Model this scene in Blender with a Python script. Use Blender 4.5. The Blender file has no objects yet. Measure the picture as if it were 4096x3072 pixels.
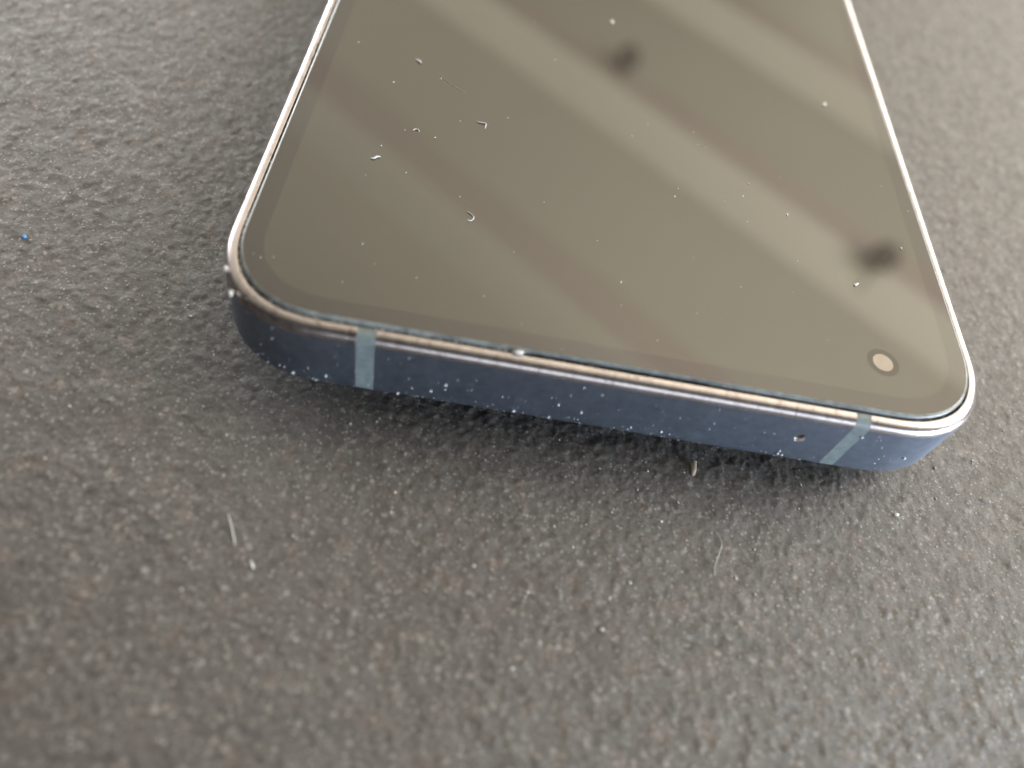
import bpy, bmesh, math, random
import numpy as np
from mathutils import Vector, Matrix
random.seed(7); rng = np.random.default_rng(11)
MM = 0.001
scene = bpy.context.scene
col = scene.collection

# ------------------------------------------------------------------ camera
cd = bpy.data.cameras.new("camera"); cam = bpy.data.objects.new("camera", cd); col.objects.link(cam)
scene.camera = cam
right = Vector((0.9820386, 0.0836326952, 0.1691324010))
down = Vector((0.1646869, -0.8173905348, -0.5520425728))
fwd = Vector((0.0920784, 0.5699809998, -0.8164822409))
m = Matrix((right, -down, -fwd)).transposed().to_4x4()
m.translation = Vector((-15.165, -38.4334, 62.6248)) * MM
cam.matrix_world = m
cd.sensor_width = 36.0; cd.lens = 27.03
cd.clip_start = 0.002; cd.clip_end = 50
cd.dof.use_dof = True; cd.dof.focus_distance = 0.078; cd.dof.aperture_fstop = 12.5
cd.dof.aperture_blades = 0

# ------------------------------------------------------------------ world (dim even room light) and view
world = bpy.data.worlds.new("World"); scene.world = world; world.use_nodes = True
bgn = world.node_tree.nodes["Background"]
bgn.inputs[0].default_value = (0.80, 0.78, 0.74, 1); bgn.inputs[1].default_value = 0.09
scene.view_settings.view_transform = 'Standard'; scene.view_settings.look = 'None'
scene.view_settings.exposure = 0.0; scene.view_settings.gamma = 1.0

# ------------------------------------------------------------------ area lights: the windows, plus two added fill lights
def area(name, loc, target, sx, sy, energy, color):
    L = bpy.data.lights.new(name, 'AREA'); L.shape = 'RECTANGLE'; L.size = sx; L.size_y = sy
    L.energy = energy; L.color = color
    o = bpy.data.objects.new(name, L); col.objects.link(o)
    o.location = loc
    o.rotation_euler = (Vector(target) - Vector(loc)).to_track_quat('-Z', 'Y').to_euler()
    return o
area("window_light", (1.85, 0.62, 1.22), (0, 0, 0.0), 1.05, 0.8, 36, (1.0, 0.97, 0.92))
area("window_light", (3.2, 3.6, 0.85), (0, 0, 0.5), 3.6, 1.9, 118, (1.0, 0.95, 0.86))
area("window_light", (1.1, -2.4, 0.62), (0, 0, 0.1), 3.0, 1.15, 27, (0.84, 0.92, 1.0))
area("side_fill", (0.24, -0.10, 0.021), (0.02, 0, 0.005), 0.16, 0.034, 1.3, (0.78, 0.89, 1.0))  # added fill, no real lamp: brightens the front side towards the right
area("window_light", (-2.8, 3.4, 0.6), (0, 0, -0.2), 2.6, 0.9, 138, (0.97, 0.97, 0.97))
area("ceiling_fill", (0.9, 0.1, -0.45), (1.7, 2.8, 0.25), 2.2, 1.0, 480, (1.0, 0.96, 0.90))  # added fill below table level, lights the ceiling without reaching the stone

# ------------------------------------------------------------------ materials
def new_mat(name):
    mt = bpy.data.materials.new(name); mt.use_nodes = True
    nt = mt.node_tree; b = nt.nodes["Principled BSDF"]
    return mt, nt, b
def N(nt, t, **k):
    n = nt.nodes.new(t)
    for a, v in k.items():
        setattr(n, a, v)
    return n
def simple(name, color, rough=0.5, metal=0.0, ior=1.5, spec=0.5):
    mt, nt, b = new_mat(name)
    b.inputs['Base Color'].default_value = (*color, 1); b.inputs['Roughness'].default_value = rough
    b.inputs['Metallic'].default_value = metal; b.inputs['IOR'].default_value = ior
    b.inputs['Specular IOR Level'].default_value = spec
    return mt
def noise(nt, vec, scale, detail=4, rough=0.55, dist=0.0):
    n = N(nt, 'ShaderNodeTexNoise'); n.inputs['Scale'].default_value = scale; n.inputs['Detail'].default_value = detail
    n.inputs['Roughness'].default_value = rough; n.inputs['Distortion'].default_value = dist
    nt.links.new(vec, n.inputs['Vector']); return n
def ramp(nt, fac, stops):
    r = N(nt, 'ShaderNodeValToRGB'); e = r.color_ramp.elements
    while len(e) > 2: e.remove(e[-1])
    for i, (p, c) in enumerate(stops):
        if i >= 2: e.new(p)
        e[i].position = p; e[i].color = (*c, 1) if len(c) == 3 else c
    nt.links.new(fac, r.inputs[0]); return r
def mixc(nt, fac, a, b, mode='MIX'):
    x = N(nt, 'ShaderNodeMix'); x.data_type = 'RGBA'; x.blend_type = mode
    for s, v in ((0, fac), (6, a), (7, b)):
        if isinstance(v, (int, float)): x.inputs[s].default_value = v
        elif isinstance(v, tuple): x.inputs[s].default_value = (*v, 1)
        else: nt.links.new(v, x.inputs[s])
    return x.outputs[2]

def stone_material():
    mt, nt, b = new_mat("dark_textured_stone")
    tc = N(nt, 'ShaderNodeTexCoord'); v = tc.outputs['Object']
    base = noise(nt, v, 260, 5, 0.65)                      # ~4 mm clouds
    c = ramp(nt, base.outputs[0], [(0.30, (0.044, 0.037, 0.034)), (0.70, (0.080, 0.070, 0.064))]).outputs[0]
    warm = noise(nt, v, 420, 3, 0.6)
    wf = ramp(nt, warm.outputs[0], [(0.56, (0, 0, 0)), (0.72, (1, 1, 1))]).outputs[0]
    c = mixc(nt, wf, c, (0.110, 0.080, 0.066))
    green = noise(nt, v, 530, 3, 0.6)
    gf = ramp(nt, green.outputs[0], [(0.58, (0, 0, 0)), (0.74, (1, 1, 1))]).outputs[0]
    c = mixc(nt, gf, c, (0.084, 0.085, 0.080))
    fine = noise(nt, v, 3800, 4, 0.75)
    ff = ramp(nt, fine.outputs[0], [(0.30, (0.42, 0.42, 0.42)), (0.72, (1.6, 1.6, 1.6))]).outputs[0]
    c = mixc(nt, 1.0, c, ff, 'MULTIPLY')
    bl = noise(nt, v, 1500, 4, 0.65, 0.8)
    bf = ramp(nt, bl.outputs[0], [(0.57, (0, 0, 0)), (0.66, (0.55, 0.55, 0.55))]).outputs[0]
    c = mixc(nt, bf, c, (0.170, 0.157, 0.148))
    dk = noise(nt, v, 1150, 4, 0.65, 0.6)
    df = ramp(nt, dk.outputs[0], [(0.34, (0.75, 0.75, 0.75)), (0.45, (0, 0, 0))]).outputs[0]
    c = mixc(nt, df, c, (0.028, 0.026, 0.026))
    # pale mineral grains, irregular, of two sizes
    for sc, thr, amt, colr in ((1250, 0.32, 0.55, (0.29, 0.28, 0.26)), (3000, 0.33, 0.75, (0.33, 0.32, 0.305))):
        wob = noise(nt, v, sc * 1.7, 2, 0.6)
        vv = N(nt, 'ShaderNodeVectorMath', operation='MULTIPLY_ADD')
        nt.links.new(wob.outputs[1], vv.inputs[0]); vv.inputs[1].default_value = (0.9 / sc,) * 3; nt.links.new(v, vv.inputs[2])
        vo = N(nt, 'ShaderNodeTexVoronoi'); vo.inputs['Scale'].default_value = sc; nt.links.new(vv.outputs[0], vo.inputs['Vector'])
        d = ramp(nt, vo.outputs['Distance'], [(thr * 0.55, (1, 1, 1)), (thr * 1.35, (0, 0, 0))]).outputs[0]
        sep = N(nt, 'ShaderNodeSeparateColor'); nt.links.new(vo.outputs['Color'], sep.inputs[0])
        pick = ramp(nt, sep.outputs[0], [(0.74, (0, 0, 0)), (0.86, (1, 1, 1))]).outputs[0]
        f = N(nt, 'ShaderNodeMath', operation='MULTIPLY'); nt.links.new(d, f.inputs[0]); nt.links.new(pick, f.inputs[1])
        f2 = N(nt, 'ShaderNodeMath', operation='MULTIPLY'); nt.links.new(f.outputs[0], f2.inputs[0]); f2.inputs[1].default_value = amt
        c = mixc(nt, f2.outputs[0], c, colr)
    nt.links.new(c, b.inputs['Base Color'])
    rn = noise(nt, v, 700, 4, 0.6)
    rr_ = N(nt, 'ShaderNodeMapRange'); rr_.inputs[3].default_value = 0.46; rr_.inputs[4].default_value = 0.66
    rr_.inputs[1].default_value = 0.3; rr_.inputs[2].default_value = 0.7
    nt.links.new(rn.outputs[0], rr_.inputs[0]); nt.links.new(rr_.outputs[0], b.inputs['Roughness'])
    b.inputs['Specular IOR Level'].default_value = 0.95
    bp = N(nt, 'ShaderNodeBump'); bp.inputs['Strength'].default_value = 0.8; bp.inputs['Distance'].default_value = 0.00014
    hn = noise(nt, v, 2600, 6, 0.75)
    nt.links.new(hn.outputs[0], bp.inputs['Height']); nt.links.new(bp.outputs[0], b.inputs['Normal'])
    return mt

def metal_material():
    mt, nt, b = new_mat("blue_anodised_metal")
    tc = N(nt, 'ShaderNodeTexCoord'); v = tc.outputs['Object']
    n = noise(nt, v, 900, 5, 0.7)
    c = ramp(nt, n.outputs[0], [(0.3, (0.225, 0.275, 0.37)), (0.7, (0.31, 0.365, 0.475))]).outputs[0]
    nt.links.new(c, b.inputs['Base Color'])
    b.inputs['Metallic'].default_value = 1.0
    n2 = noise(nt, v, 350, 4, 0.7)
    mr = N(nt, 'ShaderNodeMapRange'); mr.inputs[1].default_value = 0.3; mr.inputs[2].default_value = 0.7
    mr.inputs[3].default_value = 0.36; mr.inputs[4].default_value = 0.44
    nt.links.new(n2.outputs[0], mr.inputs[0]); nt.links.new(mr.outputs[0], b.inputs['Roughness'])
    bp = N(nt, 'ShaderNodeBump'); bp.inputs['Strength'].default_value = 0.25; bp.inputs['Distance'].default_value = 0.00001
    hn = noise(nt, v, 6000, 3, 0.7); nt.links.new(hn.outputs[0], bp.inputs['Height']); nt.links.new(bp.outputs[0], b.inputs['Normal'])
    return mt

def rim_material():
    mt, nt, b = new_mat("polished_worn_rim")
    tc = N(nt, 'ShaderNodeTexCoord'); v = tc.outputs['Object']
    mp = N(nt, 'ShaderNodeMapping'); mp.inputs['Scale'].default_value = (1, 0.35, 0.35); nt.links.new(v, mp.inputs[0])
    n = noise(nt, mp.outputs[0], 1100, 6, 0.78)
    c = ramp(nt, n.outputs[0], [(0.36, (0.26, 0.225, 0.22)), (0.44, (0.46, 0.415, 0.42)), (0.7, (0.60, 0.55, 0.55))]).outputs[0]
    nt.links.new(c, b.inputs['Base Color']); b.inputs['Metallic'].default_value = 1.0
    b.inputs['Roughness'].default_value = 0.27
    bp = N(nt, 'ShaderNodeBump'); bp.inputs['Strength'].default_value = 0.6; bp.inputs['Distance'].default_value = 0.00002
    nt.links.new(n.outputs[0], bp.inputs['Height']); nt.links.new(bp.outputs[0], b.inputs['Normal'])
    return mt

def glass_material(name, color, smear, ior=1.88):
    mt, nt, b = new_mat(name)
    tc = N(nt, 'ShaderNodeTexCoord'); v = tc.outputs['Object']
    n = noise(nt, v, 60, 4, 0.6)
    lo = tuple(x * 0.9 for x in color); hi = tuple(x * 1.1 for x in color)
    c = ramp(nt, n.outputs[0], [(0.35, lo), (0.65, hi)]).outputs[0]
    nt.links.new(c, b.inputs['Base Color'])
    b.inputs['Roughness'].default_value = smear; b.inputs['IOR'].default_value = ior
    return mt

STONE = stone_material(); METAL = metal_material(); RIM = rim_material()
DISPLAY = glass_material("dark_display_glass", (0.027, 0.025, 0.018), 0.012)
BEZEL = glass_material("dark_bezel_glass", (0.016, 0.011, 0.012), 0.012, 1.83)
def mottled(name, dark, light, scale, rough):
    mt, nt, b = new_mat(name)
    tc = N(nt, 'ShaderNodeTexCoord'); n = noise(nt, tc.outputs['Object'], scale, 5, 0.75)
    c = ramp(nt, n.outputs[0], [(0.36, dark), (0.64, light)]).outputs[0]
    nt.links.new(c, b.inputs['Base Color']); b.inputs['Roughness'].default_value = rough
    return mt
EDGE = mottled("frosted_glass_edge", (0.11, 0.115, 0.115), (0.25, 0.28, 0.29), 700, 0.32)
BAND = mottled("antenna_plastic", (0.13, 0.165, 0.18), (0.21, 0.245, 0.255), 1100, 0.45)
GASKET = simple("black_gasket", (0.012, 0.011, 0.010), 0.7)
BACK = simple("dark_back_glass", (0.02, 0.025, 0.035), 0.2)
DUST = simple("pale_dust", (0.5, 0.5, 0.48), 0.6)
BRIGHT = simple("white_dust", (0.56, 0.56, 0.55), 0.5)

# ------------------------------------------------------------------ helpers
def link(name, me, mat=None, parent=None):
    o = bpy.data.objects.new(name, me); col.objects.link(o)
    if mat is not None and not me.materials: me.materials.append(mat)
    if parent is not None: o.parent = parent
    return o
def mesh(name, verts, faces, mat=None, parent=None, smooth=True):
    me = bpy.data.meshes.new(name); me.from_pydata([tuple(p) for p in verts], [], faces); me.update()
    if smooth: me.polygons.foreach_set('use_smooth', [True] * len(me.polygons))
    return link(name, me, mat, parent)
def tag(o, label=None, cat=None, group=None, kind=None):
    for k, v in (('label', label), ('category', cat), ('group', group), ('kind', kind)):
        if v: o[k] = v
    return o

# ------------------------------------------------------------------ setting: the stone surface, with real relief
def value_noise(X, Y, cell, seed):
    r = np.random.default_rng(seed)
    gx = X / cell; gy = Y / cell
    x0 = np.floor(gx).astype(int); y0 = np.floor(gy).astype(int)
    fx = gx - x0; fy = gy - y0
    fx = fx * fx * (3 - 2 * fx); fy = fy * fy * (3 - 2 * fy)
    T = r.random((512, 512))
    g = lambda a, b: T[a % 512, b % 512]
    return (g(x0, y0) * (1 - fx) + g(x0 + 1, y0) * fx) * (1 - fy) + (g(x0, y0 + 1) * (1 - fx) + g(x0 + 1, y0 + 1) * fx) * fy
def worley(X, Y, cell, seed):
    r = np.random.default_rng(seed); J = r.random((512, 512, 3))
    gx = X / cell; gy = Y / cell
    x0 = np.floor(gx).astype(int); y0 = np.floor(gy).astype(int)
    best = np.full(X.shape, 9.0); hgt = np.zeros(X.shape)
    for a in (-1, 0, 1):
        for b in (-1, 0, 1):
            q = J[(x0 + a) % 512, (y0 + b) % 512]
            d = np.hypot(x0 + a + q[..., 0] - gx, y0 + b + q[..., 1] - gy)
            k = d < best; best = np.where(k, d, best); hgt = np.where(k, q[..., 2], hgt)
    return best, hgt
def axis(lo, hi, step, far_lo, far_hi):
    a = np.arange(lo, hi, step)
    def tail(s, e, st):
        out = [];  x = s
        while abs(x - e) > st:
            st *= 1.35; x += st * np.sign(e - s)
            if (x - e) * np.sign(e - s) >= 0: break
            out.append(x)
        out.append(e); return out
    return np.array(tail(lo, far_lo, step)[::-1] + list(a) + tail(a[-1], far_hi, step))
def stone_surface():
    # finest where the camera stands over it, coarser towards the far side
    ys = [-46.0]
    while ys[-1] < 190: ys.append(ys[-1] + 0.17 + max(0, ys[-1] - 5) * 0.0052)
    near = np.array(ys)
    tail_f = []; st = 1.2; y = near[-1]
    while y < 500: st *= 1.35; y += st; tail_f.append(y)
    tail_n = []; st = 0.3; y = near[0]
    while y > -400: st *= 1.45; y -= st; tail_n.append(y)
    ya = np.array(tail_n[::-1] + list(near) + tail_f)
    xa = axis(-88, 95, 0.20, -500, 500)
    X, Y = np.meshgrid(xa, ya, indexing='ij')
    wx = X + 0.5 * (value_noise(X, Y, 0.9, 21) - .5); wy = Y + 0.5 * (value_noise(X, Y, 0.9, 22) - .5)
    h = 0.075 * (value_noise(X, Y, 3.1, 1) - .5) + 0.046 * (value_noise(wx, wy, 1.25, 2) - .5) + 0.045 * (value_noise(wx, wy, 0.55, 3) - .5)
    d, q = worley(wx, wy, 1.15, 5)
    h += np.where(q > 0.55, 1, 0) * 0.055 * np.clip(1 - (d / 0.48) ** 2, 0, 1)
    d, q = worley(wx, wy, 0.5, 6)
    h += np.where(q > 0.45, 1, -0.35) * 0.034 * np.clip(1 - (d / 0.5) ** 2, 0, 1)
    fade = np.clip((110 - np.abs(X)) / 15, 0, 1) * np.clip((Y + 70) / 20, 0, 1) * np.clip((230 - Y) / 40, 0, 1)
    Z = (h - 0.05) * fade
    nx, ny = X.shape
    V = np.stack([X, Y, Z], -1).reshape(-1, 3) * MM
    i = (np.arange(nx - 1)[:, None] * ny + np.arange(ny - 1)[None]).ravel()
    F = np.stack([i, i + ny, i + ny + 1, i + 1], 1)
    me = bpy.data.meshes.new("stone_tabletop")
    me.vertices.add(len(V)); me.vertices.foreach_set('co', V.ravel().astype(np.float32))
    me.loops.add(F.size); me.loops.foreach_set('vertex_index', F.ravel().astype(np.int32))
    me.polygons.add(len(F)); me.polygons.foreach_set('loop_start', (np.arange(len(F)) * 4).astype(np.int32))
    me.polygons.foreach_set('use_smooth', np.ones(len(F), bool))
    me.update(calc_edges=True)
    o = link("stone_tabletop", me, STONE); tag(o, kind='structure')
    def height(x, y):
        ix = np.clip(np.searchsorted(xa, x), 0, nx - 1); iy = np.clip(np.searchsorted(ya, y), 0, ny - 1)
        return Z[ix, iy]
    return o, height
table, table_height = stone_surface()

# ------------------------------------------------------------------ the ceiling that the screen mirrors
def ceiling():
    H = 1.70
    board = simple("ceiling_board", (0.65, 0.60, 0.485), 0.7)
    cream = simple("ceiling_beam_paint", (0.68, 0.635, 0.515), 0.6)
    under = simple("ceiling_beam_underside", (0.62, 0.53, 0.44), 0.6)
    black = simple("ceiling_spot_black", (0.14, 0.12, 0.10), 0.5)
    c = mesh("ceiling", [(-5, -0.4, H), (7, -0.4, H), (7, 9, H), (-5, 9, H)], [(0, 1, 2, 3)], board, smooth=False); tag(c, kind='structure')
    ang = math.atan(-0.83); u = Vector((math.cos(ang), math.sin(ang), 0)); n = Vector((-u.y, u.x, 0))
    for cc in (1.88, 3.18, 4.46, 5.75, 7.05):
        mid = Vector((0, cc, 0)); w, hh = 0.22, 0.10
        vs = []
        for s in (-7, 7):
            p = mid + u * s
            for off, z in ((-w * .95, H - 0.002), (-w * .30, H - hh), (w * .35, H - hh), (w * .8, H - 0.002)):
                vs.append(p + n * off + Vector((0, 0, z)))
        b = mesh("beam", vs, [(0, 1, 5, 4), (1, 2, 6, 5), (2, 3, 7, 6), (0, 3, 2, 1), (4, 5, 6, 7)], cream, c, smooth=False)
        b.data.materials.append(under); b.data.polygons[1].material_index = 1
    for x, y, z in ((0.487, 2.74, 1.50), (1.335, 1.872, 1.50)):
        bm = bmesh.new()
        bmesh.ops.create_uvsphere(bm, u_segments=24, v_segments=12, radius=0.046)
        bmesh.ops.create_cone(bm, cap_ends=True, segments=12, radius1=0.003, radius2=0.003, depth=H - z - 0.025, matrix=Matrix.Translation((0, 0, (H - z) / 2 + 0.0125)))
        me = bpy.data.meshes.new("hanging_spotlight"); bm.to_mesh(me); bm.free()
        o = link("hanging_spotlight", me, black, c); o.location = (x, y, z)
ceiling()

# ------------------------------------------------------------------ the phone (built in its own millimetres, lying tilted on its camera bump)
phone = bpy.data.objects.new("smartphone", None); col.objects.link(phone)
ALPHA = math.atan(2.5 / 150)
phone.location = (0, 0, 2.5 * MM); phone.rotation_euler = (-ALPHA, 0, 0); phone.scale = (1, 1, 1)
phone.empty_display_size = 0.02
tag(phone, "dark blue smartphone with rounded corners lying screen up on dark stone", "smartphone")
TO_W = Matrix.Translation(phone.location) @ Matrix.Rotation(-ALPHA, 4, 'X')
LEN, HW, R0, SE = 152.0, 36.0, 10.74, 2.385
BANDS = ((-22.69, -21.08), (21.85, 23.26))
MICX, MICZ, MICR = 18.24, 4.05, 0.56
def outline(o, extra=()):
    """closed outline inset by o from the outermost edge; same number of points for every o"""
    hw = HW - o; y0 = o; y1 = LEN - o; R = R0 - o
    sg = lambda v: math.copysign(abs(v) ** (2 / SE), v)
    pts = []
    def corner(cx, cy, a0):
        K = 22
        for k in range(K + 1):
            a = a0 + math.pi / 2 * k / K
            pts.append((cx + R * sg(math.cos(a)) if 0 < k < K or True else 0, cy + R * sg(math.sin(a))))
    corner(-hw + R, y0 + R, math.pi)
    for x in FRONT_X: pts.append((x, y0))
    corner(hw - R, y0 + R, 1.5 * math.pi)
    for k in range(1, 24): pts.append((hw, y0 + R + (y1 - y0 - 2 * R) * k / 24))
    corner(hw - R, y1 - R, 0)
    corner(-hw + R, y1 - R, 0.5 * math.pi)
    for k in range(1, 24): pts.append((-hw, y1 - R - (y1 - y0 - 2 * R) * k / 24))
    return pts
FRONT_X = [-23.6, -22.69, -21.08, -18, -14, -10, -8.6, -8.0, -4, 0, 4, 7.8, 8.3, 11, 14, MICX - 0.8, MICX + 0.8, 20.6, 21.85, 23.26, 24.4]
# profile of the frame: (inset, z)
prof = [(2.2, 0.0), (0.9, 0.0), (0.55, 0.06), (0.25, 0.2), (0.08, 0.4), (0.0, 0.7), (0.0, 0.8), (0.0, 3.05)]
FLAT = len(prof) - 1
prof += [(0.0, 5.05), (0.0, 6.75), (0.0, 6.85)]
prof += [(0.03, 7.04), (0.09, 7.22), (0.18, 7.39), (0.31, 7.54), (0.47, 7.65), (0.66, 7.73), (0.86, 7.775), (1.00, 7.79), (1.12, 7.79), (1.17, 7.755), (1.17, 7.15)]
RIM_FROM = FLAT + 3
loops = [[(x, y, z) for x, y in outline(o)] for o, z in prof]
NP = len(loops[0])
def band_of(j):
    x0 = loops[FLAT][j]; x1 = loops[FLAT][(j + 1) % NP]
    if abs(x0[1]) > 1e-6 or abs(x1[1]) > 1e-6: return None
    for k, (a, b) in enumerate(BANDS):
        if abs(x0[0] - a) < 1e-6 and abs(x1[0] - b) < 1e-6: return k
    return None
def build_frame():
    verts = [p for L in loops for p in L]; groups = {'side': [], 'rim': [], 0: [], 1: []}
    mic = None
    for i in range(len(prof) - 1):
        for j in range(NP):
            k = (j + 1) % NP
            f = (i * NP + j, i * NP + k, (i + 1) * NP + k, (i + 1) * NP + j)
            b = band_of(j)
            if b is not None and i >= 2: groups[b].append(f); continue
            if i == FLAT and abs(loops[i][j][1]) < 1e-6 and abs(loops[i][j][0] - (MICX - 0.8)) < 1e-6 and abs(loops[i][k][0] - (MICX + 0.8)) < 1e-6:
                mic = f; continue
            groups['rim' if i >= RIM_FROM else 'side'].append(f)
    # the panel round the microphone hole
    K = 32; ring = []
    sq = []
    x0, x1, z0, z1 = MICX - .8, MICX + .8, prof[FLAT][1], prof[FLAT + 1][1]
    cor = [verts[mic[0]], verts[mic[1]], verts[mic[2]], verts[mic[3]]]
    base = len(verts)
    for k in range(K):
        a = 2 * math.pi * k / K - math.pi * .75
        verts.append((MICX + MICR * math.cos(a), 0, MICZ + MICR * math.sin(a)))
    quarter = K // 4
    for s in range(4):                                  # fan from each corner of the panel to a quarter of the circle
        for k in range(quarter):
            a = base + s * quarter + k; b = base + (s * quarter + k + 1) % K
            groups['side'].append((mic[s], b, a))
        groups['side'].append((mic[s], mic[(s + 1) % 4], base + ((s + 1) * quarter) % K))
    def part(name, faces, mat):
        used = sorted({v for f in faces for v in f}); mp = {v: n for n, v in enumerate(used)}
        return mesh(name, [Vector(verts[v]) * MM for v in used], [tuple(mp[v] for v in f) for f in faces], mat, phone)
    part("frame", groups['side'], METAL)
    part("rim", groups['rim'], RIM)
    for b in (0, 1): part("antenna_band", groups[b], BAND)
    # microphone hole: countersink, wall and mesh floor
    vs, fs = [], []
    rings = [(MICR, 0.0), (MICR * 0.9, 0.14), (MICR * 0.86, 0.30), (0.02, 0.32)]
    for r, y in rings:
        for k in range(K):
            a = 2 * math.pi * k / K; vs.append(Vector((MICX + r * math.cos(a), y, MICZ + r * math.sin(a))) * MM)
    for i in range(len(rings) - 1):
        for k in range(K):
            q = (k + 1) % K; fs.append((i * K + k, i * K + q, (i + 1) * K + q, (i + 1) * K + k))
    mh = mesh("microphone_hole", vs, fs, simple("bare_metal_hole", (0.75, 0.72, 0.68), 0.45, 0.6), phone)
    mh.data.materials.append(simple("brown_hole_mesh", (0.06, 0.032, 0.016), 0.6))
    for p in mh.data.polygons:
        if p.index >= 2 * K: p.material_index = 1
build_frame()

def ring_strip(name, insets_z, mat, slit=False):
    L = [[(x, y + (0.13 if slit and y < 3 and -8.3 < x < 8.0 and z < 8.1 else 0), z) for x, y in outline(o)] for o, z in insets_z]
    vs = [Vector(p) * MM for l in L for p in l]; n = len(L[0])
    fs = [(i * n + j, i * n + (j + 1) % n, (i + 1) * n + (j + 1) % n, (i + 1) * n + j) for i in range(len(L) - 1) for j in range(n)]
    return mesh(name, vs, fs, mat, phone)
ring_strip("gasket", [(1.17, 7.2), (1.62, 7.2)], GASKET)
ring_strip("glass_edge", [(1.52, 7.2), (1.42, 7.72), (1.40, 7.90), (1.43, 8.02), (1.52, 8.10), (1.66, 8.14)], EDGE, True)

def sheets():
    """bezel and display: butted sheets of the cover glass, with the camera cut-out in the display"""
    GZ = 8.14
    A = outline(1.66); n = len(A)
    def disp(o): return outline_d(o)
    global outline_d
    def outline_d(_):
        out = []
        hw, y0, y1, R = 32.6, 3.4, LEN - 3.4, 7.0
        sg = lambda v: math.copysign(abs(v) ** (2 / 2.3), v)
        def c(cx, cy, a0):
            for k in range(23):
                a = a0 + math.pi / 2 * k / 22; out.append((cx + R * sg(math.cos(a)), cy + R * sg(math.sin(a))))
        c(-hw + R, y0 + R, math.pi)
        for x in FRONT_X: out.append((x, y0))
        c(hw - R, y0 + R, 1.5 * math.pi)
        for k in range(1, 24): out.append((hw, y0 + R + (y1 - y0 - 2 * R) * k / 24))
        c(hw - R, y1 - R, 0); c(-hw + R, y1 - R, 0.5 * math.pi)
        for k in range(1, 24): out.append((-hw, y1 - R - (y1 - y0 - 2 * R) * k / 24))
        return out
    D = outline_d(0)
    vs = [Vector((x, y, GZ)) * MM for x, y in A] + [Vector((x, y, GZ)) * MM for x, y in D]
    mesh("bezel", vs, [(j, (j + 1) % n, n + (j + 1) % n, n + j) for j in range(n)], BEZEL, phone, smooth=False)
    bm = bmesh.new()
    loop = [bm.verts.new(Vector((x, y, GZ)) * MM) for x, y in D]
    es = []
    for i in range(len(loop)):
        if (loop[i].co - loop[(i + 1) % len(loop)].co).length > 1e-9: es.append(bm.edges.new((loop[i], loop[(i + 1) % len(loop)])))
    K = 40; cx, cy, cr = 25.5, 7.3, 1.60
    hole = [bm.verts.new(Vector((cx + cr * math.cos(2 * math.pi * k / K), cy + cr * math.sin(2 * math.pi * k / K), GZ)) * MM) for k in range(K)]
    for i in range(K): es.append(bm.edges.new((hole[i], hole[(i + 1) % K])))
    bmesh.ops.triangle_fill(bm, edges=es, use_beauty=True)
    for f in bm.faces:
        f.normal_update()
        if f.normal.z < 0: f.normal_flip()
    me = bpy.data.meshes.new("display"); bm.to_mesh(me); bm.free()
    link("display", me, DISPLAY, phone)
    # the selfie camera: black ring and lens under the same glass
    def disc(name, r0, r1, mat, par, z=GZ):
        vs, fs = [], []
        for r in (r0, r1):
            for k in range(K):
                a = 2 * math.pi * k / K; vs.append(Vector((cx + r * math.cos(a), cy + r * math.sin(a), z)) * MM)
        fs = [(k, (k + 1) % K, K + (k + 1) % K, K + k) for k in range(K)]
        if r1 < 0.01: fs = [tuple(range(K))]; vs = vs[:K]
        return mesh(name, vs, fs, mat, par, smooth=False)
    ring = disc("front_camera", 1.60, 1.0, simple("camera_ring_black", (0.028, 0.022, 0.018), 0.05, 0.0, 1.68), phone)
    disc("lens", 1.0, 0.0, simple("coated_lens", (0.24, 0.185, 0.16), 0.06, 0.0, 2.15), ring)
sheets()

def back():
    pts = outline(2.2)
    mesh("back_panel", [Vector((x, y, 0)) * MM for x, y in pts], [tuple(range(len(pts) - 1, -1, -1))], BACK, phone, smooth=False)
    bm = bmesh.new(); bmesh.ops.create_cube(bm, size=1)
    for v in bm.verts: v.co = Vector((v.co.x * 32 - 15, v.co.y * 32 + 24, v.co.z * 2.0 - 1.001)) * MM
    bmesh.ops.bevel(bm, geom=[e for e in bm.edges if abs((e.verts[0].co - e.verts[1].co).z) > 1e-4], offset=7 * MM, segments=8, affect='EDGES')
    me = bpy.data.meshes.new("camera_bump"); bm.to_mesh(me); bm.free(); link("camera_bump", me, BACK, phone)
back()

# ------------------------------------------------------------------ dust, lint and crumbs
RANK = ("nearest", "second nearest", "third nearest", "fourth nearest", "fifth nearest", "sixth nearest", "seventh nearest", "eighth nearest")
def single_out(points, marks, words):
    """for each (a, b) point: the landmark it is found by, the side it lies on and its rank there"""
    cells = {}
    for i, (a, b) in enumerate(points):
        k = min(marks, key=lambda q: math.hypot(marks[q][0] - a, marks[q][1] - b)); da, db = a - marks[k][0], b - marks[k][1]
        side = (words[1] if da > 0 else words[0]) if abs(da) > abs(db) else (words[3] if db > 0 else words[2])
        cells.setdefault((k, side), []).append((math.hypot(da, db), i))
    out = {}
    for (k, side), L in cells.items():
        for n, (_, i) in enumerate(sorted(L)): out[i] = (k, side, "" if len(L) == 1 else RANK[n])
    return out
SCREEN_MARKS = {"the camera hole": (25.5, 7.3), "the hook-shaped lint": (-14.93, 16.37), "the right-angled lint": (-15.37, 30.81), "the wiggly lint clump": (-25.21, 22.24), "the near left screen corner": (-33, 4), "the smeared dust clump": (-23.5, 39.94), "the middle of the front edge": (0, 3), "the slanted dust flake": (24.66, 17.1), "the right screen edge": (34, 33), "the screen centre": (9, 28)}
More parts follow.
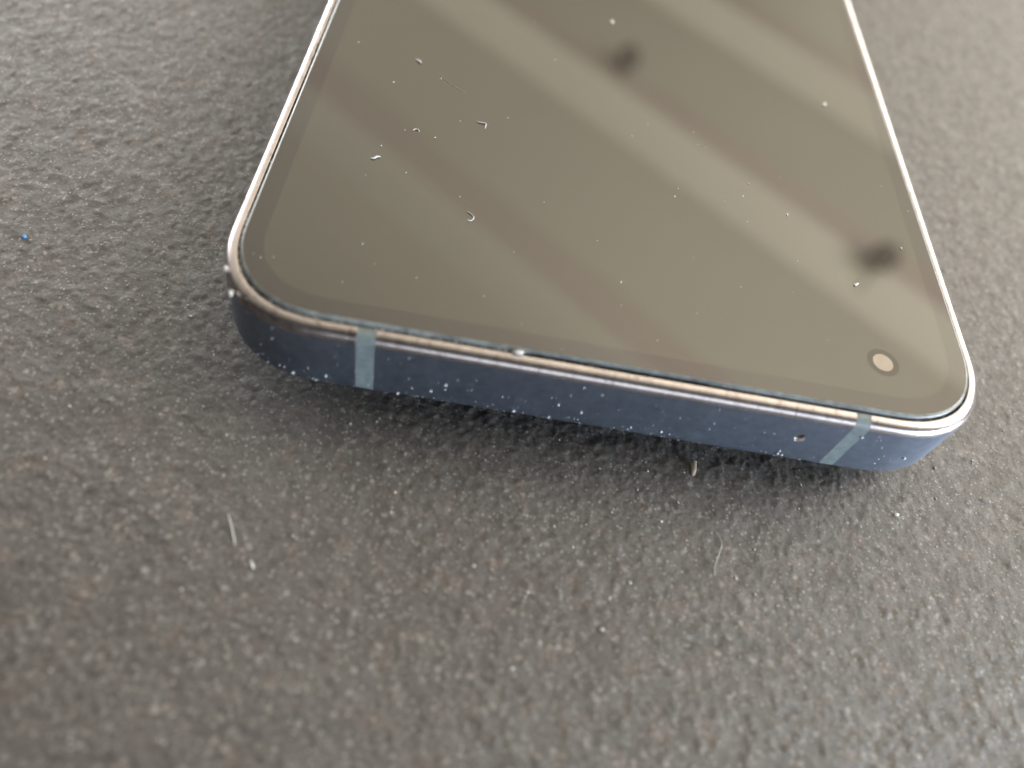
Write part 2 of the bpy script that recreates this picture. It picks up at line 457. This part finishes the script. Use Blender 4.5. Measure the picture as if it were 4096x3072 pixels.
SIDE_MARKS = {"the left antenna band": (-21.9, 4), "the right antenna band": (22.5, 4), "the microphone hole": (18.24, 4.05), "the left corner": (-31, 4), "the right corner": (31, 4), "the middle of the side": (-1, 4), "the white crumb": (-9, 8)}
def flake_mesh(name, seed, flat=0.5, n=1):
    r = random.Random(seed); bm = bmesh.new(); bmesh.ops.create_icosphere(bm, subdivisions=n, radius=1)
    for v in bm.verts:
        k = 0.75 + 0.5 * r.random(); v.co = Vector((v.co.x * k, v.co.y * k, v.co.z * k * flat))
    me = bpy.data.meshes.new(name); bm.to_mesh(me); bm.free(); me.polygons.foreach_set('use_smooth', [True] * len(me.polygons))
    return me
FLAKES = [flake_mesh("dust_speck", s) for s in range(5)]
for f in FLAKES: f.materials.append(BRIGHT)
def on_glass(x, y, z=8.14): return TO_W @ (Vector((x, y, z)) * MM)
SCR = [[-10.99, 53.16], [-30.55, 41.2], [-25.57, 35.15], [-20.64, 37.57], [-19.86, 27.17], [-12.67, 32.91], [-24.98, 24.29], [-25.61, 19.56], [-21.9, 21.0], [3.27, 36.86], [1.33, 34.12], [8.67, 37.2], [9.09, 34.95], [9.94, 34.71], [14.54, 29.81], [18.47, 31.96], [13.62, 27.48], [5.88, 25.23], [6.35, 26.62], [11.47, 26.13], [18.46, 25.85], [13.79, 23.51], [30.93, 34.11], [33.46, 30.55], [34.3, 27.95], [31.11, 23.95], [18.68, 18.95], [17.48, 14.24], [0.01, 11.45], [7.45, 16.64], [-16.28, 19.0], [-7.92, 20.52], [-24.14, 10.37], [0.05, 8.55], [-8.98, 4.27], [-5.23, 2.23], [-24.91, 5.42], [-22.62, 8.24], [7.33, 9.26], [20.19, 8.84], [-10.37, 12.81], [-32.22, 6.62], [-32.96, 6.89], [-31.21, 6.88], [-17.62, 30.73], [-23.05, 27.48], [-7.97, 45.83], [18.89, 46.91], [-2.37, 16.45], [-18.76, 7.48], [-12.61, 6.7], [3.39, 5.15], [12.08, 13.76]]
strong = {(5.88, 25.23), (14.54, 29.81), (13.62, 27.48), (0.01, 11.45), (-24.98, 24.29), (-19.86, 27.17), (-30.55, 41.2), (18.46, 25.85), (31.11, 23.95), (-25.57, 35.15), (-20.64, 37.57)}
SCR_AT = single_out(SCR, SCREEN_MARKS, ('left of', 'right of', 'in front of', 'beyond'))
for i, (x, y) in enumerate(SCR):
    o = bpy.data.objects.new("dust_speck", FLAKES[i % 5]); col.objects.link(o)
    s = (0.105 if (x, y) in strong else random.uniform(0.035, 0.07)) * MM
    o.scale = (s * random.uniform(0.7, 1.0), s * random.uniform(1.0, 1.7), s)
    o.rotation_euler = (0, 0, random.uniform(-1.2, 0.2))
    o.location = on_glass(x, y) + Vector((0, 0, 0.4 * s))
    k, side, rank = SCR_AT[i]
    tag(o, f"tiny white speck on the screen {side} {k}" + (f", {rank}" if rank else ""), "dust speck", "dust specks scattered over the phone screen")

def fibre(name, pts, r, mat, label, cat, place, group=None):
    """a bent thread with round section, thinning at its ends"""
    P = [Vector(p) for p in pts]; vs, fs = [], []; K = 6
    # smooth resample
    Q = []
    for i in range(len(P) - 1):
        a = P[max(i - 1, 0)]; b = P[i]; c = P[i + 1]; d = P[min(i + 2, len(P) - 1)]
        for t in (0, .25, .5, .75):
            Q.append(0.5 * ((2 * b) + (c - a) * t + (2 * a - 5 * b + 4 * c - d) * t * t + (3 * b - a - 3 * c + d) * t ** 3))
    Q.append(P[-1])
    for i, q in enumerate(Q):
        t = (Q[min(i + 1, len(Q) - 1)] - Q[max(i - 1, 0)]).normalized()
        s = t.cross(Vector((0, 0, 1))).normalized(); w = s.cross(t)
        e = i / (len(Q) - 1); rr = r * (0.45 + 0.55 * min(1, 4 * min(e, 1 - e)))
        for k in range(K):
            an = 2 * math.pi * k / K; vs.append((q + s * rr * math.cos(an) + w * rr * math.sin(an)) * MM)
    for i in range(len(Q) - 1):
        for k in range(K): fs.append((i * K + k, i * K + (k + 1) % K, (i + 1) * K + (k + 1) % K, (i + 1) * K + k))
    fs += [tuple(range(K - 1, -1, -1)), tuple(range(len(vs) - K, len(vs)))]
    o = mesh(name, vs, fs, mat); o.location = place; tag(o, label, cat, group); return o
def flake(name, place, size, rot, mat, label, cat, seed=1, group=None):
    me = flake_mesh(name, seed, 1.0, 2); me.materials.append(mat)
    o = bpy.data.objects.new(name, me); col.objects.link(o); o.location = place
    o.scale = [s * MM for s in size]; o.rotation_euler = rot; tag(o, label, cat, group); return o
fibre("lint_fibre", [(-0.55, 0.35, .07), (-0.1, 0.28, .07), (0.42, 0.28, .09), (0.46, -0.1, .07), (0.44, -0.6, .07)], 0.065, BRIGHT, "right-angled white lint fibre lying on the phone screen", "lint", on_glass(-15.37, 30.81))
fibre("lint_fibre", [(-0.4, -0.2, .07), (-0.05, -0.1, .10), (0.15, 0.2, .08), (0.5, 0.3, .07)], 0.10, BRIGHT, "short wiggly white lint clump left of the screen centre", "lint", on_glass(-25.21, 22.24))
fibre("lint_fibre", [(-0.4, 0.7, .06), (0.0, 0.45, .06), (0.3, 0.1, .06), (0.25, -0.3, .06), (-0.1, -0.55, .06), (-0.15, -0.35, .06)], 0.055, BRIGHT, "hook-shaped curled white lint fibre on the phone screen", "lint", on_glass(-14.93, 16.37))
fibre("lint_fibre", [(-1.8, 1.6, .03), (-0.8, 0.6, .03), (0.2, -0.2, .03), (1.5, -1.0, .03)], 0.022, DUST, "long faint hair lying across the screen near its left side", "lint", on_glass(-19.2, 36.8))
fibre("lint_fibre", [(-0.35, 0.0, .06), (-0.15, 0.28, .06), (0.2, 0.25, .06), (0.3, -0.05, .06)], 0.06, BRIGHT, "small white lint loop close to the left screen border", "lint", on_glass(-21.9, 27.6))
flake("dust_clump", on_glass(-1.08, 57.02, 8.2), (0.20, 0.42, 0.1), (0, 0, 0.1), BRIGHT, "oval white dust clump high on the screen beside the dark spot reflection", "dust clump", 3)
flake("dust_clump", on_glass(26.39, 48.35, 8.2), (0.20, 0.42, 0.1), (0, 0, -0.6), BRIGHT, "oval white dust clump near the right screen edge", "dust clump", 4)
flake("dust_clump", on_glass(-23.5, 39.94, 8.2), (0.18, 0.45, 0.09), (0, 0, 0.9), DUST, "smeared pale dust clump high on the screen near its left side", "dust clump", 5)
flake("dust_clump", on_glass(24.66, 17.1, 8.2), (0.13, 0.36, 0.08), (0, 0, -0.9), BRIGHT, "slanted white dust flake on the screen above the camera hole", "dust clump", 6)

FRONT = [[-29.88, 6.33], [-30.01, 4.8], [-29.58, 1.22], [-29.16, 1.24], [-28.34, 0.84], [-25.35, 1.49], [-26.3, 0.47], [-24.14, 6.3], [-19.85, 5.62], [-18.13, 6.2], [-18.84, 0.57], [-17.61, 1.81], [-15.89, 1.88], [-15.94, 1.93], [-14.68, 3.16], [-14.63, 2.42], [-8.12, 0.86], [-4.78, 0.81], [-4.37, 3.01], [-2.11, 2.43], [-2.09, 1.15], [-9.45, 2.74], [-5.13, 3.9], [-0.96, 5.57], [-2.78, 6.21], [-3.58, 4.69], [4.03, 5.29], [2.91, 1.36], [2.72, 0.93], [5.82, 1.4], [6.71, 1.18], [6.73, 4.06], [9.86, 3.12], [9.93, 4.1], [9.56, 6.28], [4.8, 2.18], [15.66, 4.09], [21.19, 6.3], [23.21, 5.83], [24.68, 6.3], [25.1, 5.81], [25.86, 4.69], [26.86, 3.34], [17.41, 1.51], [17.45, 1.0], [17.91, 0.89], [16.34, 0.91], [20.97, 1.33], [19.9, 0.59], [29.09, 3.14], [26.66, 2.76], [28.1, 2.42], [26.71, 1.98]]
big = {(-28.34, 0.84), (-25.35, 1.49), (-15.89, 1.88), (-8.12, 0.86), (-4.78, 0.81), (-4.37, 3.01), (-2.11, 2.43), (-14.68, 3.16), (2.91, 1.36), (5.82, 1.4), (17.45, 1.0), (17.41, 1.51), (17.91, 0.89), (29.09, 3.14), (23.21, 5.83), (-18.84, 0.57)}
def front_y(x, z):
    y = 0.0
    if z < 0.7: y = 0.2 * (1 - z / 0.7)
    R = R0; c = HW - R
    if abs(x) > c: 
        t = min(1, (abs(x) - c) / R); y += R * (1 - (1 - t ** SE) ** (1 / SE))
    return y
FRONT_AT = single_out(FRONT, SIDE_MARKS, ('left of', 'right of', 'below', 'above'))
for i, (x, z) in enumerate(FRONT):
    o = bpy.data.objects.new("dust_grain", FLAKES[(i + 2) % 5]); col.objects.link(o)
    s = (random.uniform(0.13, 0.19) if (x, z) in big else random.uniform(0.05, 0.10)) * MM
    o.scale = (s, s, s * 1.4); o.rotation_euler = (math.pi / 2, 0, random.uniform(-.5, .5))
    o.location = TO_W @ (Vector((x, front_y(x, z) - 0.3 * s / MM, z)) * MM)
    k, side, rank = FRONT_AT[i]
    tag(o, f"white grain on the blue side {side} {k}" + (f", {rank}" if rank else ""), "dust grain", "dust grains on the front side of the phone")

def gap_dust():
    """dust packed into the slot between rim and glass, thick at the left corner and along the left half"""
    r = random.Random(5); bm = bmesh.new()
    pts = outline(1.31); Lp = []
    for a, b in zip(pts, pts[1:] + pts[:1]):
        d = math.dist(a, b); k = max(1, int(d / 0.12))
        for i in range(k): Lp.append((a[0] + (b[0] - a[0]) * i / k, a[1] + (b[1] - a[1]) * i / k))
    for x, y in Lp:
        if y > 85: continue
        dens = 0.85 if (x < -9 and y < 12) else 0.35 if x < 0 else 0.12
        if r.random() > dens: continue
        s = r.uniform(0.05, 0.13) if dens > 0.5 else r.uniform(0.03, 0.09)
        mt = Matrix.Translation(Vector((x, y, 7.62 + r.uniform(-.12, .14)))) @ Matrix.Rotation(r.uniform(0, 6), 4, 'Z') @ Matrix.Diagonal((s, s * r.uniform(.8, 1.8), s, 1))
        bmesh.ops.create_icosphere(bm, subdivisions=1, radius=1, matrix=mt)
    for v in bm.verts: v.co = v.co * MM
    me = bpy.data.meshes.new("gap_dust"); bm.to_mesh(me); bm.free()
    o = link("gap_dust", me, simple("grey_gap_dust", (0.42, 0.40, 0.36), 0.8), phone); o['kind'] = 'stuff'
gap_dust()
def fine_dust():
    r = random.Random(19); bm = bmesh.new(); ys = outline(0.0)
    for n in range(330):
        x = r.uniform(-35.2, 34.5); low = r.random() < 0.5
        z = 0.35 + abs(r.gauss(0, 0.5)) if low else r.uniform(0.5, 7.0)
        s = r.choice((0.018, 0.022, 0.028, 0.035, 0.05)); y = front_y(x, z)
        if x < -25 and r.random() < 0.5: s *= 1.4
        bmesh.ops.create_icosphere(bm, subdivisions=1, radius=1, matrix=Matrix.Translation(Vector((x, y - 0.3 * s, z))) @ Matrix.Diagonal((s * r.uniform(.7, 1.3), s * .6, s * r.uniform(.8, 2.6), 1)))
    for n in range(150):                                   # nicks and lint along the upper edge
        x = r.uniform(-34, 34); k = r.random(); s = r.choice((0.02, 0.03, 0.04))
        y = front_y(x, 4) + 0.05 + 0.9 * k; z = 7.2 + 0.58 * math.sqrt(k)
        bmesh.ops.create_icosphere(bm, subdivisions=1, radius=1, matrix=Matrix.Translation(Vector((x, y, z))) @ Matrix.Diagonal((s * .7, s * r.uniform(1, 3), s * .8, 1)))
    for v in bm.verts: v.co = v.co * MM
    me = bpy.data.meshes.new("fine_dust"); bm.to_mesh(me); bm.free()
    o = link("fine_dust", me, DUST, phone); o['kind'] = 'stuff'
fine_dust()
def on_rim(x, o, z): 
    return TO_W @ (Vector((x, o, z)) * MM)
flake("dust_crumb", on_rim(-9.05, 1.2, 7.95), (0.48, 0.2, 0.2), (0, 0, 0.1), BRIGHT, "white crumb wedged between rim and glass at the middle of the front edge", "crumb", 8)
flake("dust_crumb", on_rim(-34.85, 5.1, 7.6), (0.22, 0.3, 0.25), (0, 0, 0.1), BRIGHT, "bright white crumb on the rim of the left corner, upper of the two", "crumb", 9)
flake("dust_crumb", on_rim(-33.8, 2.8, 7.3), (0.22, 0.3, 0.3), (0, 0, 0.1), BRIGHT, "bright white crumb on the rim of the left corner, lower of the two", "crumb", 10)

# ------------------------------------------------------------------ grit and crumbs on the stone
def ground(x, y, dz=0.0): return Vector((x, y, float(table_height(x, y)) + dz)) * MM
def grit():
    r = random.Random(3); vs, fs = [], []
    base = flake_mesh("tmp", 77, 0.7); bv = [v.co.copy() for v in base.vertices]; bf = [tuple(p.vertices) for p in base.polygons]; bpy.data.meshes.remove(base)
    n = 0
    while n < 1300:
        x = r.uniform(-75, 85); y = r.uniform(-34, 95)
        if -36.5 < x < 36.5 and y > 1: continue
        s = r.choice((0.03, 0.04, 0.04, 0.05, 0.06, 0.08, 0.11)) * r.uniform(.7, 1.2); a = r.uniform(0, 6.3); k = r.uniform(1, 2)
        c, sn = math.cos(a), math.sin(a); z = float(table_height(x, y)) + s * .35; o = len(vs)
        for v in bv:
            px, py = v.x * s * k, v.y * s
            vs.append(Vector((x + px * c - py * sn, y + px * sn + py * c, z + v.z * s)) * MM)
        fs += [tuple(o + i for i in f) for f in bf]; n += 1
    o = mesh("grit", vs, fs, simple("pale_grit", (0.42, 0.41, 0.39), 0.3), smooth=True); tag(o, kind='stuff')
grit()
BLUE = simple("blue_speck", (0.05, 0.30, 0.75), 0.4); TAN = simple("tan_chip", (0.30, 0.25, 0.19), 0.7)
flake("coloured_speck", ground(-58.19, 13.1, .1), (0.19, 0.22, 0.15), (0, 0, 0), BLUE, "tiny bright blue speck on the stone left of the phone", "speck", 2)
fibre("sliver", [(-0.75, 1.7, .2), (-0.2, 0.7, .16), (0.3, -0.3, .14), (0.55, -0.9, .14)], 0.06, BRIGHT, "long thin white sliver on the stone below the left corner", "sliver", ground(-30.02, -14.35))
flake("sliver", ground(-27.71, -16.62, .1), (0.10, 0.42, 0.10), (0, 0, 0.5), BRIGHT, "short fat white sliver on the stone below the long thin one", "sliver", 12)
flake("stone_chip", ground(10.39, -0.9, .1), (0.30, 0.85, 0.10), (0.05, 0, -0.1), TAN, "tan elongated chip in the shadow in front of the phone", "chip", 13)
flake("stone_chip", ground(31.16, -2.59, .08), (0.34, 0.16, 0.1), (0, 0, 0.2), BRIGHT, "glinting white flake on the stone under the right corner", "chip", 14)
fibre("lint_fibre", [(-0.6, 1.6, .15), (-0.1, 0.6, .2), (-0.4, -0.5, .2), (-0.9, -1.8, .15), (-1.0, -2.8, .15)], 0.038, DUST, "pale thread lying on the stone in front of the right half", "lint", ground(12.79, -9.0))
WHITE = ((6.97, -7.18, .18), (-17.5, -8.36, .14), (-9.75, -14.04, .17), (-5.74, -22.05, .17), (8.71, -4.96, .13), (1.53, -17.93, .18), (13.83, -11.68, .17), (-3.0, -9.3, .13), (-1.2, -11.0, .13), (4.0, -13.5, .17))
WHITE_AT = single_out([w[:2] for w in WHITE], {"the tan chip": (10.39, -0.9), "the pale thread": (12.8, -9), "the white slivers": (-28.9, -15.5), "the left antenna band": (-21.9, 0)}, ('left of', 'right of', 'in front of', 'beyond'))
for i, (x, y, s) in enumerate(WHITE):
    o = bpy.data.objects.new("white_grain", FLAKES[i % 5]); col.objects.link(o); o.location = ground(x, y, .06); o.scale = (s * MM, s * MM * 0.8, s * MM * 0.7)
    o.rotation_euler = (0, 0, i * 1.3); k, side, rank = WHITE_AT[i]
    tag(o, f"bright white mineral grain on the stone {side} {k}" + (f", {rank}" if rank else ""), "grain", "white grains on the stone")
